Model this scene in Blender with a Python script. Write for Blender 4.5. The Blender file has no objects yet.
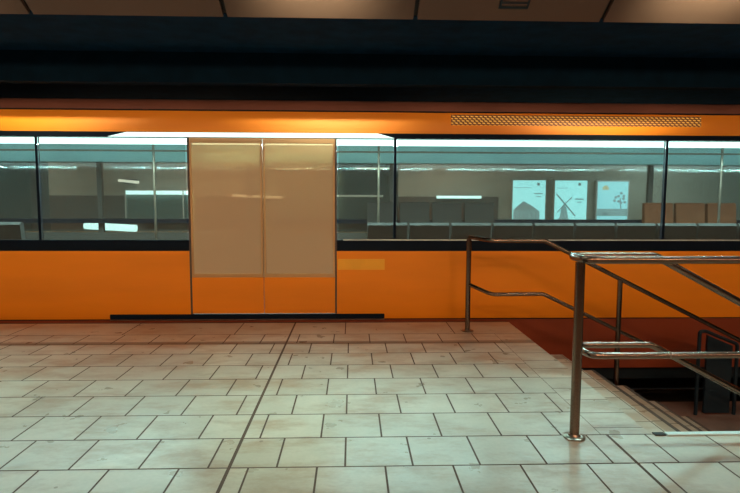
import bpy, bmesh, math, random
from mathutils import Vector, Matrix
random.seed(7)
SC = bpy.context.scene
COL = SC.collection

# ---------------------------------------------------------------- camera, world, exposure
cd = bpy.data.cameras.new('camera')
cam = bpy.data.objects.new('camera', cd); COL.objects.link(cam)
cd.sensor_width = 36.0
cd.lens = 552.9 / 740 * 36.0
cd.clip_start = 0.05
cam.matrix_world = (Matrix.Translation((0, 0, 1.342)) @ Matrix.Rotation(-0.0322, 4, 'Z')
                    @ Matrix.Rotation(math.pi/2 - 0.0855, 4, 'X') @ Matrix.Rotation(0.0033, 4, 'Z'))
SC.camera = cam
SC.view_settings.view_transform = 'Standard'
SC.view_settings.look = 'None'
SC.view_settings.gamma = 1.0
SC.view_settings.use_curve_mapping = False
SC.view_settings.exposure = 0.0
SC.cycles.use_denoising = True
SC.cycles.max_bounces = 10
SC.cycles.transparent_max_bounces = 16
SC.cycles.sample_clamp_indirect = 4.0

w = bpy.data.worlds.new('world'); SC.world = w; w.use_nodes = True
w.node_tree.nodes['Background'].inputs[0].default_value = (0.10, 0.42, 0.60, 1)
w.node_tree.nodes['Background'].inputs[1].default_value = 0.02

LAMP_W = 15.5
LAMP_COL = (0.53, 1.0, 0.96)
HALL_W = 23.0
WASH_W = 19.0        # added beam onto the train side        # added unseen warm lamps over the rear platform
HALL_COL = (1.0, 0.60, 0.36)
TRAIN_W = 135.0

# ---------------------------------------------------------------- materials
def nodes(m):
    m.use_nodes = True
    return m.node_tree.nodes, m.node_tree.links, m.node_tree.nodes['Principled BSDF']

def mat(name, col, rough=0.5, metal=0.0, var=0.08, scale=6.0, stretch=(1, 1, 1), bump=0.0, coat=0.0, spec=None):
    m = bpy.data.materials.new(name); N, L, b = nodes(m)
    tc = N.new('ShaderNodeTexCoord'); mp = N.new('ShaderNodeMapping'); mp.inputs['Scale'].default_value = stretch
    nz = N.new('ShaderNodeTexNoise'); nz.inputs['Scale'].default_value = scale; nz.inputs['Detail'].default_value = 4
    L.new(tc.outputs['Object'], mp.inputs[0]); L.new(mp.outputs[0], nz.inputs['Vector'])
    rp = N.new('ShaderNodeValToRGB')
    rp.color_ramp.elements[0].position = 0.3; rp.color_ramp.elements[1].position = 0.7
    rp.color_ramp.elements[0].color = tuple(c*(1-var) for c in col) + (1,)
    rp.color_ramp.elements[1].color = tuple(min(1, c*(1+var)) for c in col) + (1,)
    L.new(nz.outputs[0], rp.inputs[0]); L.new(rp.outputs[0], b.inputs['Base Color'])
    b.inputs['Roughness'].default_value = rough; b.inputs['Metallic'].default_value = metal
    if coat: b.inputs['Coat Weight'].default_value = coat; b.inputs['Coat Roughness'].default_value = 0.15
    if spec is not None: b.inputs['Specular IOR Level'].default_value = spec
    if bump:
        bp = N.new('ShaderNodeBump'); bp.inputs['Strength'].default_value = bump; bp.inputs['Distance'].default_value = 0.003
        L.new(nz.outputs[0], bp.inputs['Height']); L.new(bp.outputs[0], b.inputs['Normal'])
    return m

def emit(name, col, s):
    m = bpy.data.materials.new(name); N, L, b = nodes(m)
    b.inputs['Base Color'].default_value = (0.5, 0.5, 0.5, 1)
    b.inputs['Emission Color'].default_value = col + (1,); b.inputs['Emission Strength'].default_value = s
    return m

def glass(name, tint, haze_col, haze, rough=0.06, gloss=1.0):
    m = bpy.data.materials.new(name); N, L, b = nodes(m); N.remove(b)
    out = N['Material Output']
    tr = N.new('ShaderNodeBsdfTransparent'); tr.inputs[0].default_value = tint + (1,)
    df = N.new('ShaderNodeBsdfDiffuse'); df.inputs[0].default_value = haze_col + (1,)
    gl = N.new('ShaderNodeBsdfGlossy'); gl.inputs['Roughness'].default_value = rough
    gl.inputs[0].default_value = (gloss, gloss, gloss, 1)
    m1 = N.new('ShaderNodeMixShader'); m2 = N.new('ShaderNodeMixShader'); fr = N.new('ShaderNodeFresnel'); fr.inputs[0].default_value = 1.5
    m1.inputs[0].default_value = haze
    L.new(tr.outputs[0], m1.inputs[1]); L.new(df.outputs[0], m1.inputs[2])
    L.new(fr.outputs[0], m2.inputs[0]); L.new(m1.outputs[0], m2.inputs[1]); L.new(gl.outputs[0], m2.inputs[2])
    L.new(m2.outputs[0], out.inputs[0])
    return m

def tile_mat(name, base, joint, z0=2.681, size=0.343, xoff=0.167, off=0.59, jw=0.0055, platform=True, rough=0.31):
    m = bpy.data.materials.new(name); N, L, b = nodes(m)
    geo = N.new('ShaderNodeNewGeometry'); sp = N.new('ShaderNodeSeparateXYZ'); L.new(geo.outputs['Position'], sp.inputs[0])
    X, Y = sp.outputs[0], sp.outputs[1]
    def M(op, a, c=None, d=None):
        n = N.new('ShaderNodeMath'); n.operation = op
        for i, v in enumerate((a, c, d)):
            if v is None: continue
            if isinstance(v, (int, float)): n.inputs[i].default_value = v
            else: L.new(v, n.inputs[i])
        return n.outputs[0]
    def mix(f, a, c, t='MIX'):
        n = N.new('ShaderNodeMix'); n.data_type = 'RGBA'; n.blend_type = t
        for i, v in ((0, f), (6, a), (7, c)):
            if isinstance(v, (int, float)): n.inputs[i].default_value = v
            elif isinstance(v, tuple): n.inputs[i].default_value = v
            else: L.new(v, n.inputs[i])
        return n.outputs[2]
    def brick(x, y, wd, ht, o, j=jw):
        cb = N.new('ShaderNodeCombineXYZ')
        for i, v in enumerate((x, y)): L.new(v, cb.inputs[i])
        t = N.new('ShaderNodeTexBrick'); t.offset = o; t.squash = 1.0
        t.inputs['Scale'].default_value = 1; t.inputs['Mortar Size'].default_value = j; t.inputs['Mortar Smooth'].default_value = 0.15
        t.inputs['Brick Width'].default_value = wd; t.inputs['Row Height'].default_value = ht
        t.inputs['Color1'].default_value = (0.93, 0.92, 0.90, 1); t.inputs['Color2'].default_value = (1.08, 1.07, 1.05, 1)
        t.inputs['Mortar'].default_value = (1, 1, 1, 1); t.inputs['Bias'].default_value = 0.1
        L.new(cb.outputs[0], t.inputs[0])
        return t.outputs['Color'], t.outputs['Fac']
    x1 = M('SUBTRACT', X, xoff); y1 = M('SUBTRACT', Y, z0)
    c, f = brick(x1, y1, size, size, off)
    if platform:
        # nosing column right of the long joint has its own rows; large kerb slabs along the edge
        x2 = M('SUBTRACT', X, 1.425); c2, f2 = brick(x2, M('SUBTRACT', Y, 3.12), 0.60, 0.228, 0.0, 0.004)
        right = M('MULTIPLY', M('GREATER_THAN', X, 1.425), M('GREATER_THAN', Y, 3.03))
        c = mix(right, c, c2); f = M('ADD', M('MULTIPLY', f, M('SUBTRACT', 1.0, right)), M('MULTIPLY', f2, right))
        c3, f3 = brick(M('ADD', X, 0.07), M('SUBTRACT', Y, 5.425), 1.10, 1.2, 0.0)
        kerb = M('GREATER_THAN', Y, 5.425)
        c = mix(kerb, c, c3); f = M('ADD', M('MULTIPLY', f, M('SUBTRACT', 1.0, kerb)), M('MULTIPLY', f3, kerb))
        for xj, hw in ((-0.616, 0.009), (1.460, 0.0085)):
            j = M('LESS_THAN', M('ABSOLUTE', M('SUBTRACT', X, xj)), hw)
            if xj > 1: j = M('MULTIPLY', j, M('LESS_THAN', Y, 3.03))
            f = M('MAXIMUM', f, j)
    # mottled stone
    n1 = N.new('ShaderNodeTexNoise'); n1.inputs['Scale'].default_value = 1.3; n1.inputs['Detail'].default_value = 3
    n2 = N.new('ShaderNodeTexNoise'); n2.inputs['Scale'].default_value = 45; n2.inputs['Detail'].default_value = 5
    n3 = N.new('ShaderNodeTexNoise'); n3.inputs['Scale'].default_value = 5.5; n3.inputs['Detail'].default_value = 6
    for n in (n1, n2, n3): L.new(geo.outputs['Position'], n.inputs['Vector'])
    k = M('ADD', M('MULTIPLY', n1.outputs[0], 0.30), M('ADD', M('MULTIPLY', n2.outputs[0], 0.18), M('MULTIPLY', n3.outputs[0], 0.34)))
    k = M('ADD', k, 0.59)
    cc = N.new('ShaderNodeCombineColor'); [L.new(k, cc.inputs[i]) for i in range(3)]
    stone = mix(1.0, mix(1.0, base + (1,), c, 'MULTIPLY'), cc.outputs[0], 'MULTIPLY')
    # rusty brown stains
    n4 = N.new('ShaderNodeTexNoise'); n4.inputs['Scale'].default_value = 2.3; n4.inputs['Detail'].default_value = 7; n4.inputs['Roughness'].default_value = 0.65
    mp = N.new('ShaderNodeMapping'); mp.inputs['Location'].default_value = (3.1, 1.7, 0); mp.inputs['Scale'].default_value = (0.8, 1.6, 1)
    L.new(geo.outputs['Position'], mp.inputs[0]); L.new(mp.outputs[0], n4.inputs['Vector'])
    st = M('MULTIPLY', M('MAXIMUM', M('SUBTRACT', n4.outputs[0], 0.46), 0.0), 3.4)
    st = M('MINIMUM', st, 0.6)
    stone = mix(st, stone, (0.30, 0.155, 0.085, 1))
    # small dirt specks
    vo = N.new('ShaderNodeTexVoronoi'); vo.inputs['Scale'].default_value = 3.1; L.new(geo.outputs['Position'], vo.inputs['Vector'])
    sk = M('MULTIPLY', M('LESS_THAN', vo.outputs['Distance'], 0.035), 0.5)
    stone = mix(sk, stone, joint + (1,))
    if platform:
        bd = M('LESS_THAN', M('ABSOLUTE', M('SUBTRACT', Y, 5.10)), 0.055)
        stone = mix(M('MULTIPLY', bd, 0.78), stone, (0.10, 0.062, 0.045, 1))
    col = mix(f, stone, joint + (1,))
    L.new(col, b.inputs['Base Color'])
    rg = M('ADD', M('MULTIPLY', n3.outputs[0], 0.22), rough - 0.11); rg = M('ADD', rg, M('MULTIPLY', f, 0.4))
    L.new(rg, b.inputs['Roughness'])
    h = M('SUBTRACT', M('MULTIPLY', n2.outputs[0], 0.12), f)
    bp = N.new('ShaderNodeBump'); bp.inputs['Strength'].default_value = 0.5; bp.inputs['Distance'].default_value = 0.004
    L.new(h, bp.inputs['Height']); L.new(bp.outputs[0], b.inputs['Normal'])
    return m

M_ = dict(
    tile=tile_mat('platform_tiles', (0.50, 0.435, 0.36), (0.085, 0.038, 0.022)),
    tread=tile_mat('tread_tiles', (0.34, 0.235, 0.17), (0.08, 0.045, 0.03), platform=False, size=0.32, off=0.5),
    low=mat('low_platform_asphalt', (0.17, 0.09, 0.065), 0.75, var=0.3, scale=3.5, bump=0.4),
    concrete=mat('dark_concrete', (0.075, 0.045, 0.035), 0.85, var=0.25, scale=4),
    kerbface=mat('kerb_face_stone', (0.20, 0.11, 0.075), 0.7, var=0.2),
    tunnel_dark=mat('blue_black_tunnel_darkness', (0.0015, 0.021, 0.050), 0.9, var=0.3, spec=0.1),  # darkness of the tunnel put into the colour
    bulk_dark=mat('blue_black_bulkhead_darkness', (0.0012, 0.012, 0.026), 0.9, var=0.2, spec=0.1),  # even blue black standing for the darkness above the train
    panel=mat('ceiling_panel_enamel', (0.11, 0.066, 0.048), 0.42, var=0.05, scale=2),
    fin=mat('ceiling_joint_rubber', (0.012, 0.011, 0.012), 0.6),
    steel=mat('brushed_stainless_steel', (0.25, 0.175, 0.135), 0.22, 1.0, var=0.12, scale=30, stretch=(1, 1, 12)),
    steel_worn=mat('worn_stainless_steel', (0.36, 0.28, 0.23), 0.30, 1.0, var=0.16, scale=14),
    rubber=mat('red_brown_edge_rubber', (0.10, 0.035, 0.02), 0.7, var=0.15),
    alu=mat('aluminium_nosing', (0.60, 0.68, 0.66), 0.4, 0.2, var=0.08),
    yellow=mat('yellow_train_paint', (0.88, 0.27, 0.008), 0.48, var=0.06, scale=1.2, stretch=(0.5, 1, 3), spec=0.3),
    amber=mat('amber_stripe_paint', (0.95, 0.46, 0.03), 0.35, var=0.05),
    skirt_shade=mat('red_brown_skirt_shade', (0.235, 0.042, 0.012), 0.45, var=0.1, scale=2),  # shade on the recessed skirt put into its red brown colour
    roof=mat('red_brown_roof_paint', (0.30, 0.13, 0.095), 0.6, var=0.15, scale=2),
    gasket=mat('black_window_gasket', (0.0004, 0.006, 0.016), 0.7, var=0.1, spec=0.15),
    lining=mat('pale_teal_interior_lining', (0.46, 0.74, 0.76), 0.5, var=0.06, scale=1.5),
    lining_dark=mat('dark_interior_lining', (0.070, 0.052, 0.045), 0.6, var=0.1),
    tan=mat('tan_door_paint', (0.50, 0.30, 0.13), 0.4, var=0.08, scale=2),
    seat=mat('dark_seat_fabric', (0.040, 0.030, 0.027), 0.85, var=0.2, scale=20),
    seat_o=mat('rust_orange_seat_fabric', (0.20, 0.055, 0.02), 0.85, var=0.2, scale=20),
    hall_grey=mat('hall_wall_grey_green', (0.36, 0.33, 0.28), 0.7, var=0.15, scale=1.1, stretch=(0.35, 1, 2.2)),
    hall_brown=mat('hall_wall_brown_base', (0.075, 0.045, 0.034), 0.6, var=0.25, scale=1.3, stretch=(0.3, 1, 3)),
    pillar=mat('brown_pillar_cladding', (0.032, 0.015, 0.010), 0.6, var=0.2, scale=2),
    back=mat('rear_wall_cladding', (0.16, 0.10, 0.07), 0.6, var=0.2, scale=2),
    iron=mat('black_iron', (0.004, 0.016, 0.026), 0.5, var=0.2),
    rail=mat('polished_rail_steel', (0.25, 0.22, 0.2), 0.35, 1.0),
    ballast=mat('dark_ballast', (0.012, 0.012, 0.012), 0.95, var=0.5, scale=25, bump=1.0),
    white=mat('white_fitting_enamel', (0.6, 0.62, 0.6), 0.4, var=0.03),
    glass=glass('train_window_glass', (0.80, 0.86, 0.85), (0.42, 0.52, 0.50), 0.06),
    far_glass=glass('far_window_glass', (0.88, 0.93, 0.92), (0.40, 0.44, 0.42), 0.05),
    frost=glass('cream_filmed_door_glass', (0.90, 0.78, 0.58), (0.85, 0.68, 0.48), 0.46, 0.10),
    case=glass('display_case_glass', (0.8, 0.9, 0.9), (0.4, 0.5, 0.5), 0.1),
    tube=emit('cool_tube_light', LAMP_COL, 9.0),
    strip=emit('train_strip_light', (0.72, 1.0, 0.97), 3.2),
    header=emit('header_streak_glow', (0.62, 0.95, 0.90), 1.5),  # glow for a white streak of light above the door
    warm_tube=emit('warm_tube_light', (1.0, 0.86, 0.68), 1.3),
    dim_tube=emit('dim_warm_tube_light', (1.0, 0.72, 0.5), 0.35),
    cool_small=emit('cool_wall_light', (0.70, 1.0, 0.95), 2.2),
    poster=emit('poster_backlight', (0.36, 0.92, 0.95), 1.55),
    poster2=emit('poster_backlight_blue', (0.26, 0.80, 0.90), 1.35),
    ink=emit('poster_dark_print', (0.12, 0.34, 0.38), 0.42),
    ink2=emit('poster_mid_print', (0.16, 0.50, 0.56), 0.55),
    ink3=emit('poster_sand_print', (0.85, 0.75, 0.30), 0.7),
    wallback=mat('display_case_back', (0.36, 0.36, 0.31), 0.7, var=0.2, scale=3),
)

# amber dot matrix of the route display
def led_mat():
    m = bpy.data.materials.new('amber_dot_matrix'); N, L, b = nodes(m)
    tc = N.new('ShaderNodeTexCoord'); sp = N.new('ShaderNodeSeparateXYZ'); L.new(tc.outputs['Object'], sp.inputs[0])
    def M(op, a, c=None):
        n = N.new('ShaderNodeMath'); n.operation = op
        for i, v in enumerate((a, c)):
            if v is None: continue
            if isinstance(v, (int, float)): n.inputs[i].default_value = v
            else: L.new(v, n.inputs[i])
        return n.outputs[0]
    x, z = sp.outputs[0], sp.outputs[2]
    u = M('FRACT', M('DIVIDE', M('ADD', x, M('MULTIPLY', z, 1.1)), 0.050))
    v = M('FRACT', M('DIVIDE', z, 0.024))
    d = M('ADD', M('POWER', M('SUBTRACT', u, 0.5), 2.0), M('POWER', M('SUBTRACT', v, 0.5), 2.0))
    on = M('LESS_THAN', d, 0.10)
    b.inputs['Base Color'].default_value = (0.20, 0.055, 0.006, 1); b.inputs['Roughness'].default_value = 0.6
    b.inputs['Emission Color'].default_value = (1.0, 0.48, 0.08, 1)
    L.new(M('MULTIPLY', on, 0.7), b.inputs['Emission Strength'])
    return m
M_['led'] = led_mat()

# ---------------------------------------------------------------- mesh helpers
def box(bm, x0, x1, y0, y1, z0, z1, bev=0.0):
    vs = [bm.verts.new((x, y, z)) for x in (x0, x1) for y in (y0, y1) for z in (z0, z1)]
    idx = ((0, 1, 3, 2), (4, 6, 7, 5), (0, 4, 5, 1), (2, 3, 7, 6), (0, 2, 6, 4), (1, 5, 7, 3))
    fs = [bm.faces.new([vs[i] for i in q]) for q in idx]
    if bev:
        es = list({e for f in fs for e in f.edges})
        bmesh.ops.bevel(bm, geom=es, offset=bev, segments=2, affect='EDGES', profile=0.5)
    return bm

def prism(bm, pts, x0, x1):
    """closed (y, z) outline extruded along X"""
    a = [bm.verts.new((x0, y, z)) for y, z in pts]; b = [bm.verts.new((x1, y, z)) for y, z in pts]
    n = len(pts)
    for i in range(n): bm.faces.new((a[i], a[(i+1) % n], b[(i+1) % n], b[i]))
    bm.faces.new(a[::-1]); bm.faces.new(b)
    return bm

def prism_y(bm, pts, y0, y1):
    """closed (x, z) outline with thickness in Y"""
    a = [bm.verts.new((x, y0, z)) for x, z in pts]; b = [bm.verts.new((x, y1, z)) for x, z in pts]
    n = len(pts)
    for i in range(n): bm.faces.new((a[i], a[(i+1) % n], b[(i+1) % n], b[i]))
    bm.faces.new(a[::-1]); bm.faces.new(b)
    return bm

def fillet(pts, r):
    out = [Vector(pts[0])]
    for i in range(1, len(pts)-1):
        p = Vector(pts[i]); rr = r[i] if isinstance(r, (list, tuple)) else r
        a = Vector(pts[i-1]) - p; b = Vector(pts[i+1]) - p
        la, lb = a.length, b.length; a.normalize(); b.normalize()
        ang = a.angle(b); d = min(rr/math.tan(ang/2), la*0.49, lb*0.49)
        s, e = p + a*d, p + b*d
        for k in range(9):
            t = k/8; out.append(s*(1-t)**2 + p*2*t*(1-t) + e*t*t)
    out.append(Vector(pts[-1]))
    return out

def tube(bm, pts, r, n=20, cap=True):
    pts = [Vector(p) for p in pts]
    t0 = (pts[1]-pts[0]).normalized()
    up = Vector((0, 0, 1)) if abs(t0.z) < 0.9 else Vector((1, 0, 0))
    u = t0.cross(up).normalized()
    rings = []
    for i, p in enumerate(pts):
        t = ((pts[min(i+1, len(pts)-1)] - pts[max(i-1, 0)])).normalized()
        u = (u - t*u.dot(t)).normalized(); v = t.cross(u)
        rings.append([bm.verts.new(p + (u*math.cos(2*math.pi*k/n) + v*math.sin(2*math.pi*k/n))*r) for k in range(n)])
    for a, b in zip(rings, rings[1:]):
        for k in range(n): bm.faces.new((a[k], a[(k+1) % n], b[(k+1) % n], b[k]))
    if cap:
        bm.faces.new(rings[0][::-1]); bm.faces.new(rings[-1])
    return bm

def lathe(bm, c, prof, n=32):
    rings = []
    for r, z in prof:
        rings.append([bm.verts.new((c[0]+r*math.cos(2*math.pi*k/n), c[1]+r*math.sin(2*math.pi*k/n), c[2]+z)) for k in range(n)])
    for a, b in zip(rings, rings[1:]):
        for k in range(n): bm.faces.new((a[k], a[(k+1) % n], b[(k+1) % n], b[k]))
    bm.faces.new(rings[0][::-1]); bm.faces.new(rings[-1])
    return bm

def obj(name, bm, m, parent=None, smooth=False):
    bmesh.ops.recalc_face_normals(bm, faces=bm.faces)
    me = bpy.data.meshes.new(name); bm.to_mesh(me); bm.free()
    me.materials.append(M_[m])
    if smooth:
        me.polygons.foreach_set('use_smooth', [True]*len(me.polygons))
        me.set_sharp_from_angle(angle=math.radians(40))
    o = bpy.data.objects.new(name, me); COL.objects.link(o)
    if parent:
        o.parent = parent
        o.matrix_parent_inverse = parent.matrix_world.inverted() if parent.type == 'EMPTY' and False else Matrix.Translation(-base(parent))
    return o
BASE = {}
def base(o): return BASE.get(o.name, Vector((0, 0, 0)))
def thing(name, loc, label, cat, group=None):
    o = bpy.data.objects.new(name, None); COL.objects.link(o); o.location = loc; o.empty_display_size = 0.2
    BASE[o.name] = Vector(loc)
    return tag(o, label, cat, group)
def tag(o, label, cat, group=None, kind=None):
    o['label'] = label; o['category'] = cat
    if group: o['group'] = group
    if kind: o['kind'] = kind
    return o
def struct(name, bm, m, label=None):
    o = obj(name, bm, m); o['kind'] = 'structure'
    if label: o['label'] = label
    return o
B = bmesh.new
def bx(*a, **k): return box(B(), *a, **k)

# ---------------------------------------------------------------- the setting
XL, XR = -11.0, 11.0
SX, SY0, SY1, EDGE = 1.72, 3.024, 5.20, 5.935      # stair edge, stairwell, platform edge
# high platform: one L-shaped slab
bm = B()
pts = [(XL, -4.0), (XR, -4.0), (XR, SY0), (SX, SY0), (SX, EDGE), (XL, EDGE)]
t = [bm.verts.new((x, y, 0)) for x, y in pts]; b_ = [bm.verts.new((x, y, -0.30)) for x, y in pts]
bm.faces.new(t); bm.faces.new(b_[::-1])
for i in range(6): bm.faces.new((t[i], b_[i], b_[(i+1) % 6], t[(i+1) % 6]))
struct('floor', bm, 'tile', 'beige square tiled station platform')
struct('trim_1', bx(XL, SX-0.02, 5.72, 5.955, -1.6, -0.30), 'kerbface', 'stone face below the platform edge')
struct('trim_2', bx(SX+0.001, XR, SY0-0.10, SY0-0.001, -1.3, -0.301), 'concrete', 'concrete face beside the stairwell')
RISE, GO = 0.157, 0.32
struct('trim_5', bx(SX+0.001, SX+GO+0.001, SY0+0.002, SY1, -1.3, -RISE), 'tile', 'top step of the stairs, tiled like the platform')
bm = B()
for k in range(2, 6):
    box(bm, SX+GO*(k-1)+0.001, SX+GO*k+0.001, SY0+0.002, SY1, -1.3, -RISE*k)
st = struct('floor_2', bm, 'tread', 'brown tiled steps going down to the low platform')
nz = B()
for k in range(2, 6): box(nz, SX+GO*k-0.03, SX+GO*k-0.001, SY0+0.02, SY1-0.005, -RISE*k-0.002, -RISE*k+0.003)
obj('step_nosing', nz, 'concrete', st)
struct('trim_6', bx(XL, SX-0.001, EDGE+0.001, 6.04, -0.30, -0.012), 'rubber', 'red brown rubber strip along the platform edge')
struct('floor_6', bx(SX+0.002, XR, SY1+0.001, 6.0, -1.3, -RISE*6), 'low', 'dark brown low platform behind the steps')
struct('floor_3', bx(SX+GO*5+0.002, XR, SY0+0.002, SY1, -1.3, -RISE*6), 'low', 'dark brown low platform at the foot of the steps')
struct('trim_3', bx(1.80, XR, SY0-0.028, SY0+0.012, 0.001, 0.009, bev=0.002), 'alu', 'pale aluminium edge strip on the rim of the stairwell')
struct('trim_4', bx(SX+0.01, 1.795, SY0-0.024, SY0+0.012, 0.001, 0.007), 'fin', 'black end piece of the stairwell edge strip')
struct('floor_4', bx(XL, XR, 5.9, 9.2, -1.75, -1.62), 'ballast', 'dark track bed')
struct('floor_5', bx(XL, XR, 9.2, 12.1, -1.6, 0), 'tile', 'opposite platform')
struct('wall_back', bx(XL, XR, 12.1, 12.4, -1.7, 3.2), 'hall_grey', 'grey green wall of the opposite platform')
struct('baseboard_back', bx(XL, 3.2, 12.06, 12.1, 0, 1.40), 'hall_brown', 'dark brown base cladding of the far wall')
struct('baseboard_back_2', bx(3.2, XR, 12.06, 12.1, 0, 0.80), 'hall_brown', 'dark brown base cladding below the posters')
struct('wall_left', bx(XL-0.3, XL, -4.3, 12.4, -1.7, 4.0), 'tunnel_dark')
struct('wall_right', bx(XR, XR+0.3, -4.3, 12.4, -1.7, 4.0), 'tunnel_dark')
struct('wall_front', bx(XL, XR, -4.3, -4.0, -0.3, 4.0), 'back', 'brown clad wall behind the viewer')
# tunnel soffit and added fascia, tunnel darkness put into their colour
struct('ceiling_2', bx(XL, XR, 4.60, 12.4, 2.815, 3.2), 'tunnel_dark', 'blue black tunnel soffit')
struct('ceiling_3', bx(XL, XR, 5.78, 5.92, 2.515, 2.8149), 'bulk_dark', 'added black bulkhead over the platform edge')
# sloped enamel ceiling panels with dark joints
seams = [-2.528 - 1.517*i for i in range(5, 0, -1)] + [-2.528 + 1.517*i for i in range(0, 9)]
ceil = bpy.data.objects.new('ceiling', None); COL.objects.link(ceil); ceil['kind'] = 'structure'; ceil['label'] = 'brown enamel panelled ceiling'
for a, b2 in zip(seams, seams[1:]):
    bm = B()
    prof = fillet([(0, -3.99, 3.70), (0, 3.05, 3.70), (0, 4.58, 2.785)], 0.5)
    lo = [(p.y, p.z) for p in prof]; up = [(p.y+0.01, p.z+0.03) for p in prof]
    prism(bm, lo + up[::-1], a+0.017, b2-0.017)
    p_ = obj('ceiling_panel', bm, 'panel', ceil, smooth=True)
bm = B(); prism(bm, [(-3.99, 3.745), (3.07, 3.745), (4.597, 2.82), (4.597, 3.95), (-3.99, 3.95)], XL, XR); obj('ceiling_backing', bm, 'fin', ceil)

# small dark vent in a ceiling panel
def slope_z(y): return 3.70 - (y-3.05)*(3.70-2.785)/(4.58-3.05)
t = thing('ceiling_vent', (1.26, 4.40, slope_z(4.40)), 'small dark rectangular vent in the sloped ceiling panel at top edge', 'vent')
bm = B(); prism(bm, [(4.30, slope_z(4.30)-0.008), (4.47, slope_z(4.47)-0.008), (4.47, slope_z(4.47)+0.01), (4.30, slope_z(4.30)+0.01)], 1.15, 1.385)
obj('frame', bm, 'iron', t)
bm = B()
for i in range(4):
    y = 4.325+i*0.035; prism(bm, [(y, slope_z(y)-0.013), (y+0.015, slope_z(y+0.015)-0.013), (y+0.015, slope_z(y+0.015)-0.006), (y, slope_z(y)-0.006)], 1.17, 1.365)
obj('slat', bm, 'concrete', t)

# ---------------------------------------------------------------- lamps of the station and added rear lamps
def area(name, loc, sx, sy, watts, col, parent, rot=(0, 0, 0), spread=180):
    l = bpy.data.lights.new(name, 'AREA'); l.shape = 'RECTANGLE'; l.size = sx; l.size_y = sy; l.energy = watts; l.color = col; l.spread = math.radians(spread)
    o = bpy.data.objects.new(name, l); COL.objects.link(o); o.location = loc; o.rotation_euler = rot
    o.parent = parent; o.matrix_parent_inverse = Matrix.Translation(-base(parent)); return o
def tube_lamp(x, y, z, ztop, label, watts, col, m, group, ln=1.4, up=True, spread=72):
    t = thing('ceiling_lamp', (x, y, z), label, 'lamp', group)
    obj('housing', bx(x-ln/2, x+ln/2, y-0.07, y+0.07, z, z+0.05, bev=0.01), 'white', t)
    bm = B(); tube(bm, [(x-ln/2+0.03, y, z-0.025), (x+ln/2-0.03, y, z-0.025)], 0.022, 12); obj('tube', bm, m, t, True)
    for s in (-1, 1):
        bm = B(); tube(bm, [(x+s*ln*0.38, y, z+0.04), (x+s*ln*0.38, y, ztop)], 0.008, 8); obj('hanger', bm, 'fin', t)
    area('lamp_light', (x, y, z-0.055), ln-0.06, 0.09, watts, col, t, spread=spread)
    if not up: area('train_wash_light', (x, y+0.09, z+0.02), ln-0.06, 0.05, WASH_W*0.5, col, t, (math.radians(72), 0, 0), 80)  # beam added to warm and brighten the train side
    if up: area('lamp_light', (x, y+0.085, z+0.03), 0.75, 0.03, watts*3.6, (1.0, 0.93, 0.62), t, (math.radians(92), 0, 0), 62)
for i, x in enumerate((-6.37, -3.33, -0.28, 2.76, 5.8)):
    tube_lamp(x, 3.55, 3.12, 3.40, 'white tube lamp hanging under a ceiling panel over the platform', LAMP_W, LAMP_COL, 'tube', 'tube lamps over the platform')
for x, y in ((-6, -0.3), (-2, -0.3), (2, -0.3), (6, -0.3), (-4, -1.5), (0, -1.5), (4, -1.5), (-6, -2.8), (-2, -2.8), (2, -2.8), (6, -2.8)):  # unseen rows added behind the camera for warm, softer light
    tube_lamp(x, y, 3.30, 3.70, 'added unseen warm tube lamp over the rear of the platform', HALL_W*0.4, HALL_COL, 'warm_tube', 'added warm lamps over the rear platform', up=False, spread=180)

# ---------------------------------------------------------------- handrails
def post(parent, x, y, z0, z1, r=0.0265):
    bm = B(); tube(bm, [(x, y, z0+0.002), (x, y, z1)], r, 28); p = obj('post', bm, 'steel', parent, True)
    bm = B(); lathe(bm, (x, y, z0+0.001), [(0.060, 0), (0.060, 0.007), (0.054, 0.012), (0.034, 0.013), (0.029, 0.022)]); 
    f = obj('base_flange', bm, 'steel_worn', p, True)
def loop(z, drop, lx):
    sx = 1.80; ex = 4.4
    pts = [(ex, 2.984, z), (lx, 2.984, z), (lx, 3.214, z), (sx, 3.214, z), (ex-0.5, 3.214, z-(ex-0.5-sx)*drop)]
    return fillet(pts, [0, 0.075, 0.075, 0.12, 0])
t = thing('handrail', (1.258, 2.992, 0), 'stainless steel double handrail in the foreground, level beside and sloping into the stairwell', 'handrail')
post(t, 1.258, 2.992, 0, 0.998); post(t, 4.25, 2.984, 0, 0.995)
bm = B(); tube(bm, [(3.75, 3.214, -0.94), (3.75, 3.214, 1.0-(1.95)*0.53-0.02)], 0.0265, 24); obj('post', bm, 'steel', t, True)
bm = B(); tube(bm, loop(1.012, 0.53, 1.285), 0.0215); obj('top_rail', bm, 'steel', t, True)
bm = B(); tube(bm, loop(0.474, 0.53, 1.33), 0.0185); obj('mid_rail', bm, 'steel', t, True)
bm = B(); tube(bm, [(1.775, 2.984, 0.474), (1.783, 2.984, 0.474)], 0.0195); obj('joint_sleeve', bm, 'steel_worn', t, True)

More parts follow.
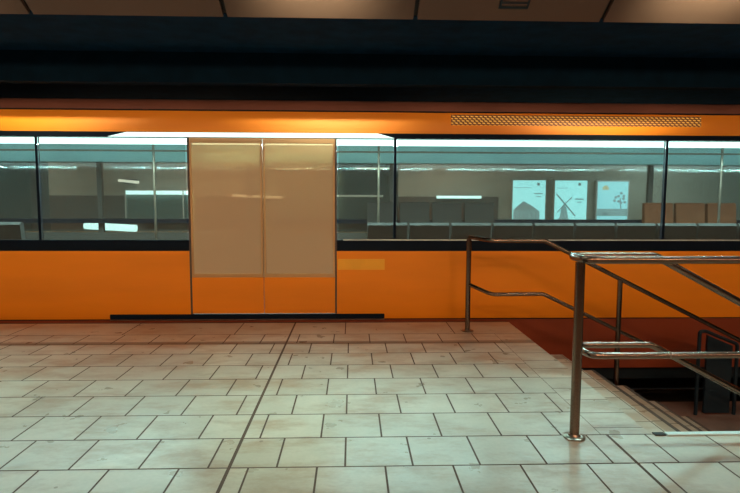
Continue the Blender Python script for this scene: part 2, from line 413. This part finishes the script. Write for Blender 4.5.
t = thing('handrail', (1.178, 5.531, 0), 'stainless steel double handrail along the far side of the steps, beside the train', 'handrail')
post(t, 1.178, 5.531, 0, 0.948, 0.0255)
ex = 4.35
bm = B(); tube(bm, fillet([(1.178, 5.531, 0.93), (1.178, 5.531, 0.965), (1.36, 5.30, 0.948), (1.875, 5.30, 0.944), (ex, 5.30, 0.944-(ex-1.875)*0.498)], [0, 0.03, 0.10, 0.12, 0]), 0.0215)
obj('top_rail', bm, 'steel', t, True)
bm = B(); tube(bm, fillet([(1.178, 5.531, 0.485), (1.36, 5.30, 0.418), (1.870, 5.30, 0.422), (ex, 5.30, 0.422-(ex-1.87)*0.482)], [0, 0.12, 0.12, 0]), 0.019)
obj('mid_rail', bm, 'steel', t, True)
post(t, 2.63, 5.30, -RISE*6, 0.944-(2.63-1.875)*0.498-0.01, 0.0245)
post(t, 4.25, 5.30, -RISE*6, 0.944-(4.25-1.875)*0.498-0.01, 0.0245)

# barrier at the foot of the steps
t = thing('barrier', (3.9, 5.62, -RISE*6), 'low steel hoop barrier with a black panel, right of the steps', 'barrier')
bm = B(); tube(bm, fillet([(3.665, 5.62, -RISE*6), (3.665, 5.62, -0.035), (3.73, 5.62, -0.035), (4.08, 5.62, -0.175), (4.08, 5.62, -RISE*6)], [0, 0.06, 0.05, 0.05, 0]), 0.019); obj('hoop', bm, 'iron', t, True)
bm = B(); prism_y(bm, [(3.745, -0.92), (4.02, -0.92), (4.02, -0.19), (3.745, -0.075)], 5.605, 5.635); obj('panel', bm, 'iron', t)

# ---------------------------------------------------------------- the train
TY, TF = 6.10, 8.78           # near and far side faces
T0, T1 = -9.6, 9.4
D0, D1 = -1.766, -0.19        # door opening
tr = thing('metro_train', (0, TY, -1.62), 'long yellow metro train with a dark window band standing along the platform', 'train')
def part(name, bm, m, parent=tr, smooth=False): return obj(name, bm, m, parent, smooth)
def side(pts): return pts
# skirts, side panels
part('skirt', prism(B(), [(6.125, -0.58), (6.105, -0.005), (6.17, -0.005), (6.19, -0.58)], T0, T1), 'skirt_shade')
part('skirt', prism(B(), [(8.755, -0.58), (8.775, -0.005), (8.71, -0.005), (8.69, -0.58)], T0, T1), 'skirt_shade')
part('seam_strip', bx(T0, T1, 6.112, 6.17, -0.004, 0.006), 'gasket')
for a, b2 in ((T0, D0-0.02), (D1+0.02, T1)):
    bm = B(); prof = [(6.112, 0.007), (6.100, 0.05), (6.096, 0.40), (6.100, 0.768), (6.16, 0.768), (6.16, 0.007)]
    part('side_panel', prism(bm, prof, a, b2), 'yellow', smooth=True)
    part('waist_band', bx(a, b2, 6.097, 6.15, 0.769, 0.888, bev=0.004), 'gasket')
    part('interior_lining', bx(a, b2, 6.165, 6.19, 0.0, 0.86), 'lining_dark')
part('waist_trim', bx(-0.10, T1, 6.090, 6.102, 0.886, 0.898), 'alu')
part('far_side_panel', prism(B(), [(8.76, 0.0), (8.78, 0.10), (8.78, 0.82), (8.72, 0.82), (8.72, 0.0)], T0, T1), 'yellow')
part('interior_lining', bx(T0, T1, 8.60, 8.71, 0.0, 0.82), 'lining_dark')
part('far_window_rail', bx(T0, T1, 8.52, 8.72, 0.965, 1.03), 'gasket')
# near windows
xs = [(T0, -6.41), (-6.39, -3.40), (-3.38, D0-0.03), (D1+0.03, 0.46), (0.48, 3.49), (3.51, 6.45), (6.47, T1)]
for a, b2 in xs:
    wo = part('window', bx(a+0.01, b2-0.01, 6.104, 6.112, 0.884, 1.998), 'glass')
for i in range(len(xs)-1):
    a = xs[i][1]; b2 = xs[i+1][0]
    if b2-a < 0.2: part('window_pillar', bx(a-0.004, b2+0.004, 6.108, 6.15, 0.885, 2.0), 'gasket')
# header: dark seam, yellow cant panel, roof
part('header_seam', bx(T0, T1, 6.100, 6.20, 1.999, 2.055), 'gasket')
bm = B(); prism(bm, [(6.098, 2.056), (6.100, 2.14), (6.112, 2.22), (6.130, 2.285), (6.18, 2.285), (6.18, 2.056)], T0, T1)
part('cant_panel', bm, 'yellow', smooth=True)
part('cant_seam', bx(T0, T1, 6.126, 6.19, 2.286, 2.300), 'gasket')
roofp = [(6.132, 2.301), (6.17, 2.345), (6.24, 2.395), (6.36, 2.44), (6.6, 2.485), (7.0, 2.515), (7.44, 2.525), (7.88, 2.515), (8.28, 2.485), (8.52, 2.44), (8.64, 2.395), (8.71, 2.345), (8.75, 2.301)]
part('roof', prism(B(), roofp + [(8.75, 2.26), (6.20, 2.26)], T0, T1), 'roof', smooth=True)
part('far_cant_panel', bx(T0, T1, 8.72, 8.78, 1.93, 2.29), 'yellow')
# route display
d = part('route_display', prism(B(), [(6.092, 2.150), (6.100, 2.262), (6.12, 2.262), (6.12, 2.150)], 1.08, 3.86), 'led')
# interior
part('cabin_floor', bx(T0, T1, 6.20, 8.70, -0.10, -0.003), 'lining_dark')
part('interior_ceiling', bx(T0, T1, 6.20, 8.72, 2.17, 2.20), 'lining')
part('far_header', bx(T0, T1, 8.55, 8.71, 1.895, 2.169), 'lining')
for a, b2 in ((T0, T0+0.05), (T1-0.05, T1)):
    part('end_wall', bx(a, b2, 6.2, 8.70, 0.0, 2.16), 'lining')
cove = part('lamp_cove', prism(B(), [(6.30, 2.169), (6.34, 2.02), (6.50, 2.02), (6.54, 2.169)], T0+0.1, T1-0.1), 'lining')
lamp = part('strip_lamp', bx(T0+0.15, T1-0.15, 6.36, 6.46, 1.955, 2.019, bev=0.012), 'strip')
for x in (-7.0, -3.5, 0.0, 3.5, 7.0):
    area('train_light', (x, 6.41, 1.945), 3.2, 0.06, TRAIN_W, (0.58, 1.0, 0.97), tr)
lamp2 = part('strip_lamp', bx(T0+0.15, T1-0.15, 8.25, 8.33, 2.145, 2.168, bev=0.008), 'strip')
fx = [T0, -6.8, -3.9, -1.6, 0.62, 4.75, T1]
for a, b2 in zip(fx, fx[1:]):
    part('far_window', bx(a+0.03, b2-0.03, 8.74, 8.748, 0.82, 1.93), 'far_glass')
    part('far_window_pillar', bx(b2-0.035, b2+0.035, 8.70, 8.77, 0.82, 1.93), 'lining_dark')
def seat(x, m='seat', top=1.075):
    s = part('seat', bx(x-0.23, x+0.23, 6.28, 6.66, 0.38, 0.46, bev=0.02), m, smooth=True)
    bm = B(); prism(bm, [(6.34, 0.44), (6.27, top-0.03), (6.30, top), (6.34, top-0.01), (6.42, 0.46)], x-0.225, x+0.225); obj('backrest', bm, m, s, True)
    obj('seat_frame', bx(x-0.19, x+0.19, 6.34, 6.58, 0.0, 0.38), 'lining_dark', s)
x = -9.2
while x < 9.2:
    if not (-3.75 < x < D1+0.35): seat(x)
    x += 0.48
def seat_far(x, m):
    s = part('seat', bx(x-0.23, x+0.23, 8.10, 8.48, 0.38, 0.46, bev=0.02), m, smooth=True)
    bm = B(); prism(bm, [(8.36, 0.46), (8.45, 1.28), (8.48, 1.30), (8.52, 1.27), (8.46, 0.44)], x-0.225, x+0.225); obj('backrest', bm, m, s, True)
    obj('seat_frame', bx(x-0.19, x+0.19, 8.16, 8.40, 0.0, 0.38), 'lining_dark', s)
for x in (0.45, 0.95, 1.45, 1.95): seat_far(x, 'seat')
for x in (4.75, 5.25, 5.75): seat_far(x, 'seat_o')
for x in (-5.2, -2.6, 0.35, 5.0, 7.4):
    bm = B(); tube(bm, [(x, 7.4, 0), (x, 7.4, 2.17)], 0.016, 12); part('grab_pole', bm, 'steel_worn', smooth=True)
bm = B(); tube(bm, [(T0+0.1, 7.0, 1.93), (T1-0.1, 7.0, 1.93)], 0.012, 10); part('grab_rail', bm, 'steel_worn', smooth=True)
# door: two leaves
for a, b2 in ((D0, (D0+D1)/2-0.004), ((D0+D1)/2+0.004, D1)):
    bm = B(); y0, y1 = 6.106, 6.15
    box(bm, a, b2, y0, y1, 0.475, 0.515); box(bm, a, b2, y0, y1, 1.945, 1.998)
    box(bm, a, a+0.022, y0, y1, 0.515, 1.945); box(bm, b2-0.022, b2, y0, y1, 0.515, 1.945)
    lf = part('door_leaf', bm, 'tan')
    obj('kick_panel', bx(a, b2, 6.102, 6.15, 0.07, 0.474, bev=0.004), 'yellow', lf)
    obj('door_window', bx(a+0.022, b2-0.022, 6.116, 6.124, 0.515, 1.945), 'frost', lf)
part('door_seal', bx(D0-0.02, D0-0.001, 6.10, 6.16, 0.01, 1.998), 'lining_dark')
part('door_seal', bx(D1+0.001, D1+0.02, 6.10, 6.16, 0.01, 1.998), 'lining_dark')
part('door_sill', bx(D0-0.9, D1+0.55, 6.085, 6.11, 0.012, 0.065, bev=0.004), 'gasket')
part('door_sill_trim', bx(D0-0.9, D1+0.55, 6.083, 6.11, -0.002, 0.010), 'steel_worn')
part('door_stripe', bx(D1+0.03, 0.36, 6.093, 6.10, 0.56, 0.68), 'amber')
part('door_header_glow', prism_y(B(), [(-2.62, 2.003), (-2.42, 2.050), (0.28, 2.052), (0.46, 2.003)], 6.088, 6.102), 'header')  # added glowing strip standing for a white streak of light
# running gear
for cx in (-6.6, 6.6):
    for ax in (-0.95, 0.95):
        for y in (6.68, 8.12):
            bm = B(); tube(bm, [(cx+ax, y, -1.20), (cx+ax, y+0.12, -1.20)], 0.36, 32); part('wheel', bm, 'iron', smooth=True)
    part('bogie_frame', bx(cx-1.5, cx+1.5, 6.55, 8.4, -1.05, -0.75, bev=0.03), 'iron')
part('underframe', bx(T0+0.3, T1-0.3, 6.25, 8.6, -0.75, -0.11), 'iron')
for y in (6.70, 8.13):
    o = obj('running_rail', prism(B(), [(y-0.06, -1.62), (y+0.06, -1.62), (y+0.02, -1.60), (y+0.035, -1.56), (y-0.035, -1.56), (y-0.02, -1.60)], XL, XR), 'rail')
    tag(o, 'steel running rail under the train, %s the platform' % ('nearer' if y < 7 else 'farther from'), 'rail', 'running rails under the train')

# ---------------------------------------------------------------- far platform seen through the windows
PYW = 12.06
def ell(bm, cx, cz, rx, rz, y0, y1, n=14):
    return prism_y(bm, [(cx+rx*math.cos(2*math.pi*k/n), cz+rz*math.sin(2*math.pi*k/n)) for k in range(n)], y0, y1)
def rect(bm, x0, x1, z0, z1, y0=PYW-0.055, y1=PYW-0.049): return box(bm, x0, x1, y0, y1, z0, z1)
def lightbox(x0, x1, z0, z1, label, m='poster'):
    t = thing('poster_lightbox', ((x0+x1)/2, PYW, z0), label, 'poster', 'lit posters on the far wall')
    bm = B(); e = 0.03
    box(bm, x0-e, x1+e, PYW-0.045, PYW+0.04, z0-e, z1+e); obj('frame', bm, 'white' if m == 'poster2' else 'hall_grey', t)
    obj('backlit_sheet', bx(x0, x1, PYW-0.050, PYW-0.044, z0, z1), m, t)
    return t
ZB, ZT = 0.868, 1.760
# poster with a large timbered hall
x0, x1 = 3.50, 4.22; t = lightbox(x0, x1, ZB, ZT, 'pale blue backlit poster showing a large gabled hall')
bm = B(); prism_y(bm, [(x0+0.02, ZB+0.01), (x0+0.02, ZB+0.24), (x0+0.10, ZB+0.33), (x0+0.24, ZB+0.44), (x0+0.42, ZB+0.35), (x0+0.60, ZB+0.22), (x0+0.60, ZB+0.01)], PYW-0.055, PYW-0.049); obj('hall_print', bm, 'ink2', t)
bm = B()
for i in range(6): rect(bm, x0+0.05+0.09*i, x0+0.075+0.09*i, ZB+0.03, ZB+0.20, PYW-0.058, PYW-0.054)
prism_y(bm, [(x0+0.06, ZB+0.27), (x0+0.24, ZB+0.40), (x0+0.50, ZB+0.27), (x0+0.50, ZB+0.245), (x0+0.06, ZB+0.245)], PYW-0.058, PYW-0.054)
obj('hall_detail_print', bm, 'ink', t)
bm = B(); ell(bm, x0+0.56, ZT-0.08, 0.035, 0.035, PYW-0.055, PYW-0.049); obj('round_emblem', bm, 'ink', t)
bm = B(); rect(bm, x0+0.03, x0+0.40, ZT-0.165, ZT-0.155); rect(bm, x0+0.47, x0+0.66, ZT-0.30, ZT-0.275); rect(bm, x0+0.52, x0+0.62, ZT-0.36, ZT-0.34); obj('small_print', bm, 'ink2', t)
# poster with a windmill
x0, x1 = 4.43, 5.14; t = lightbox(x0, x1, ZB, ZT, 'pale blue backlit poster showing a windmill')
bm = B(); prism_y(bm, [(x0+0.05, ZB+0.01), (x0+0.12, ZB+0.10), (x0+0.15, ZB+0.32), (x0+0.20, ZB+0.38), (x0+0.26, ZB+0.32), (x0+0.30, ZB+0.10), (x0+0.34, ZB+0.01)], PYW-0.055, PYW-0.049); obj('mill_print', bm, 'ink2', t)
bm = B()
def bar(bm, a, b2, wd):
    a = Vector(a); b2 = Vector(b2); n = (b2-a).normalized(); s = Vector((-n.y, n.x))*wd/2
    prism_y(bm, [tuple(a-s), tuple(b2-s), tuple(b2+s), tuple(a+s)], PYW-0.060, PYW-0.055)
cx_, cz_ = x0+0.20, ZB+0.36
bar(bm, (x0+0.03, ZT-0.29), (x0+0.46, ZB+0.12), 0.028); bar(bm, (cx_, cz_), (x0+0.38, ZB+0.53), 0.024); bar(bm, (cx_, cz_), (x0+0.06, ZB+0.20), 0.02)
obj('mill_sails_print', bm, 'ink', t)
bm = B(); ell(bm, x0+0.54, ZT-0.08, 0.035, 0.035, PYW-0.055, PYW-0.049); obj('round_emblem', bm, 'ink', t)
bm = B(); rect(bm, x0+0.05, x0+0.28, ZT-0.17, ZT-0.16); rect(bm, x0+0.45, x0+0.64, ZT-0.42, ZT-0.39); rect(bm, x0+0.50, x0+0.60, ZT-0.48, ZT-0.46); obj('small_print', bm, 'ink2', t)
# poster with tree over water
x0, x1 = 5.38, 6.05; t = lightbox(x0, x1, ZB-0.01, ZT-0.02, 'backlit blue poster with a white rim showing a tree beside water', 'poster2')
bm = B(); rect(bm, x0, x1, ZB+0.12, ZB+0.28); obj('water_print', bm, 'ink2', t)
bm = B(); rect(bm, x0+0.08, x0+0.24, ZB+0.14, ZB+0.18, PYW-0.060, PYW-0.054); ell(bm, x0+0.16, ZB+0.18, 0.07, 0.03, PYW-0.060, PYW-0.054); obj('island_print', bm, 'ink', t)
bm = B(); rect(bm, x0+0.10, x0+0.24, ZT-0.20, ZT-0.14); ell(bm, x0+0.17, ZT-0.13, 0.05, 0.03, PYW-0.055, PYW-0.049); obj('yellow_emblem', bm, 'ink3', t)
bm = B(); bar(bm, (x0+0.52, ZB+0.28), (x0+0.50, ZB+0.52), 0.02)
for k in range(9):
    a = k*0.7; r_ = 0.06+0.05*((k*37) % 3)/2
    ell(bm, x0+0.50+r_*math.cos(a)*1.2, ZB+0.50+r_*math.sin(a)*1.1, 0.032, 0.028, PYW-0.060, PYW-0.054, 8)
obj('tree_print', bm, 'ink', t)

# lit display case
t = thing('display_case', (-4.1, PYW, 0.84), 'wide glazed display case with a bright light strip along its top', 'display case')
obj('case_body', bx(-4.83, -3.37, PYW-0.02, PYW+0.03, 0.84, 1.52), 'wallback', t)
for a, b2 in ((-4.81, -4.22), (-4.19, -3.62), (-3.59, -3.39)):
    obj('light_strip', bx(a, b2, PYW-0.11, PYW-0.03, 1.425, 1.505, bev=0.01), 'cool_small', t)
    obj('case_glass', bx(a, b2, PYW-0.10, PYW-0.094, 0.86, 1.415), 'case', t)
for x in (-4.83, -4.215, -3.615, -3.385): obj('divider', bx(x, x+0.02, PYW-0.115, PYW-0.02, 0.84, 1.52), 'white', t)
obj('case_base', bx(-4.83, -3.365, PYW-0.115, PYW-0.02, 0.82, 0.845), 'iron', t)

# small tube lights on the far wall
def wall_lamp(x0, x1, z, label, m, h=0.05, tilt=0.0, PYW=12.06, group='tube lights on the far wall'):
    xm = (x0+x1)/2
    t = thing('wall_lamp', (xm, PYW, z), label, 'lamp', group)
    obj('bracket', bx(xm-(x1-x0)*0.35, xm+(x1-x0)*0.35, PYW-0.05, PYW+0.04, z-h*0.7, z+h*0.7), 'iron', t)
    bm = B(); tube(bm, [(x0, PYW-0.08, z+tilt), (x1, PYW-0.08, z-tilt)], h/2, 12); obj('tube', bm, m, t, True)
wall_lamp(-5.70, -4.62, 0.73, 'bright cool tube light low on the far wall, below the display case', 'cool_small', 0.15, 0.03)
wall_lamp(-4.96, -4.54, 1.70, 'short pale tube light just above the display case', 'warm_tube', 0.06, 0.02)
wall_lamp(-3.36, -2.88, 0.585, 'short cool tube light low on the far wall, right of the display case', 'cool_small', 0.10)
wall_lamp(-1.54, -0.83, 1.99, 'thin warm tube light high on the far wall, left of the brown pillar', 'warm_tube', 0.035)
wall_lamp(0.05, 0.67, 1.866, 'thin warm tube light high on the brown pillar', 'warm_tube', 0.03, 0, 9.6, 'tube lights on the brown pillar')
wall_lamp(-0.27, 0.53, 1.395, 'thin dim tube light halfway up the brown pillar', 'dim_tube', 0.035, 0, 9.6, 'tube lights on the brown pillar')
wall_lamp(-2.56, -1.53, 1.39, 'slightly tilted warm tube light at mid height, seen through the train door', 'warm_tube', 0.06, 0.02)
wall_lamp(1.83, 2.80, 1.39, 'pale cool tube light between the brown pillar and the hall poster', 'cool_small', 0.06)
def pillar(x0, x1, label):
    o = obj('station_pillar', bx(x0, x1, 9.6, 10.2, 0, 2.81, bev=0.03), 'pillar'); tag(o, label, 'pillar', 'pillars of the opposite platform')
pillar(-6.2, -5.45, 'dark brown square pillar at the far left beyond the train')
pillar(-0.29, 0.80, 'dark brown square pillar at the middle beyond the train')
for x in (-7.5, -3.0, 1.8, 6.5):
    t = thing('far_ceiling_lamp', (x, 10.6, 2.70), 'tube lamp under the soffit of the opposite platform', 'lamp', 'ceiling lamps of the opposite platform')
    obj('housing', bx(x-0.7, x+0.7, 10.53, 10.67, 2.74, 2.815), 'white', t)
    bm = B(); tube(bm, [(x-0.67, 10.6, 2.72), (x+0.67, 10.6, 2.72)], 0.022, 12); obj('tube', bm, 'warm_tube', t, True)
    area('lamp_light', (x, 10.6, 2.69), 1.3, 0.1, 60.0, (1.0, 0.80, 0.62) if x < 2 else (0.8, 0.95, 0.9), t)
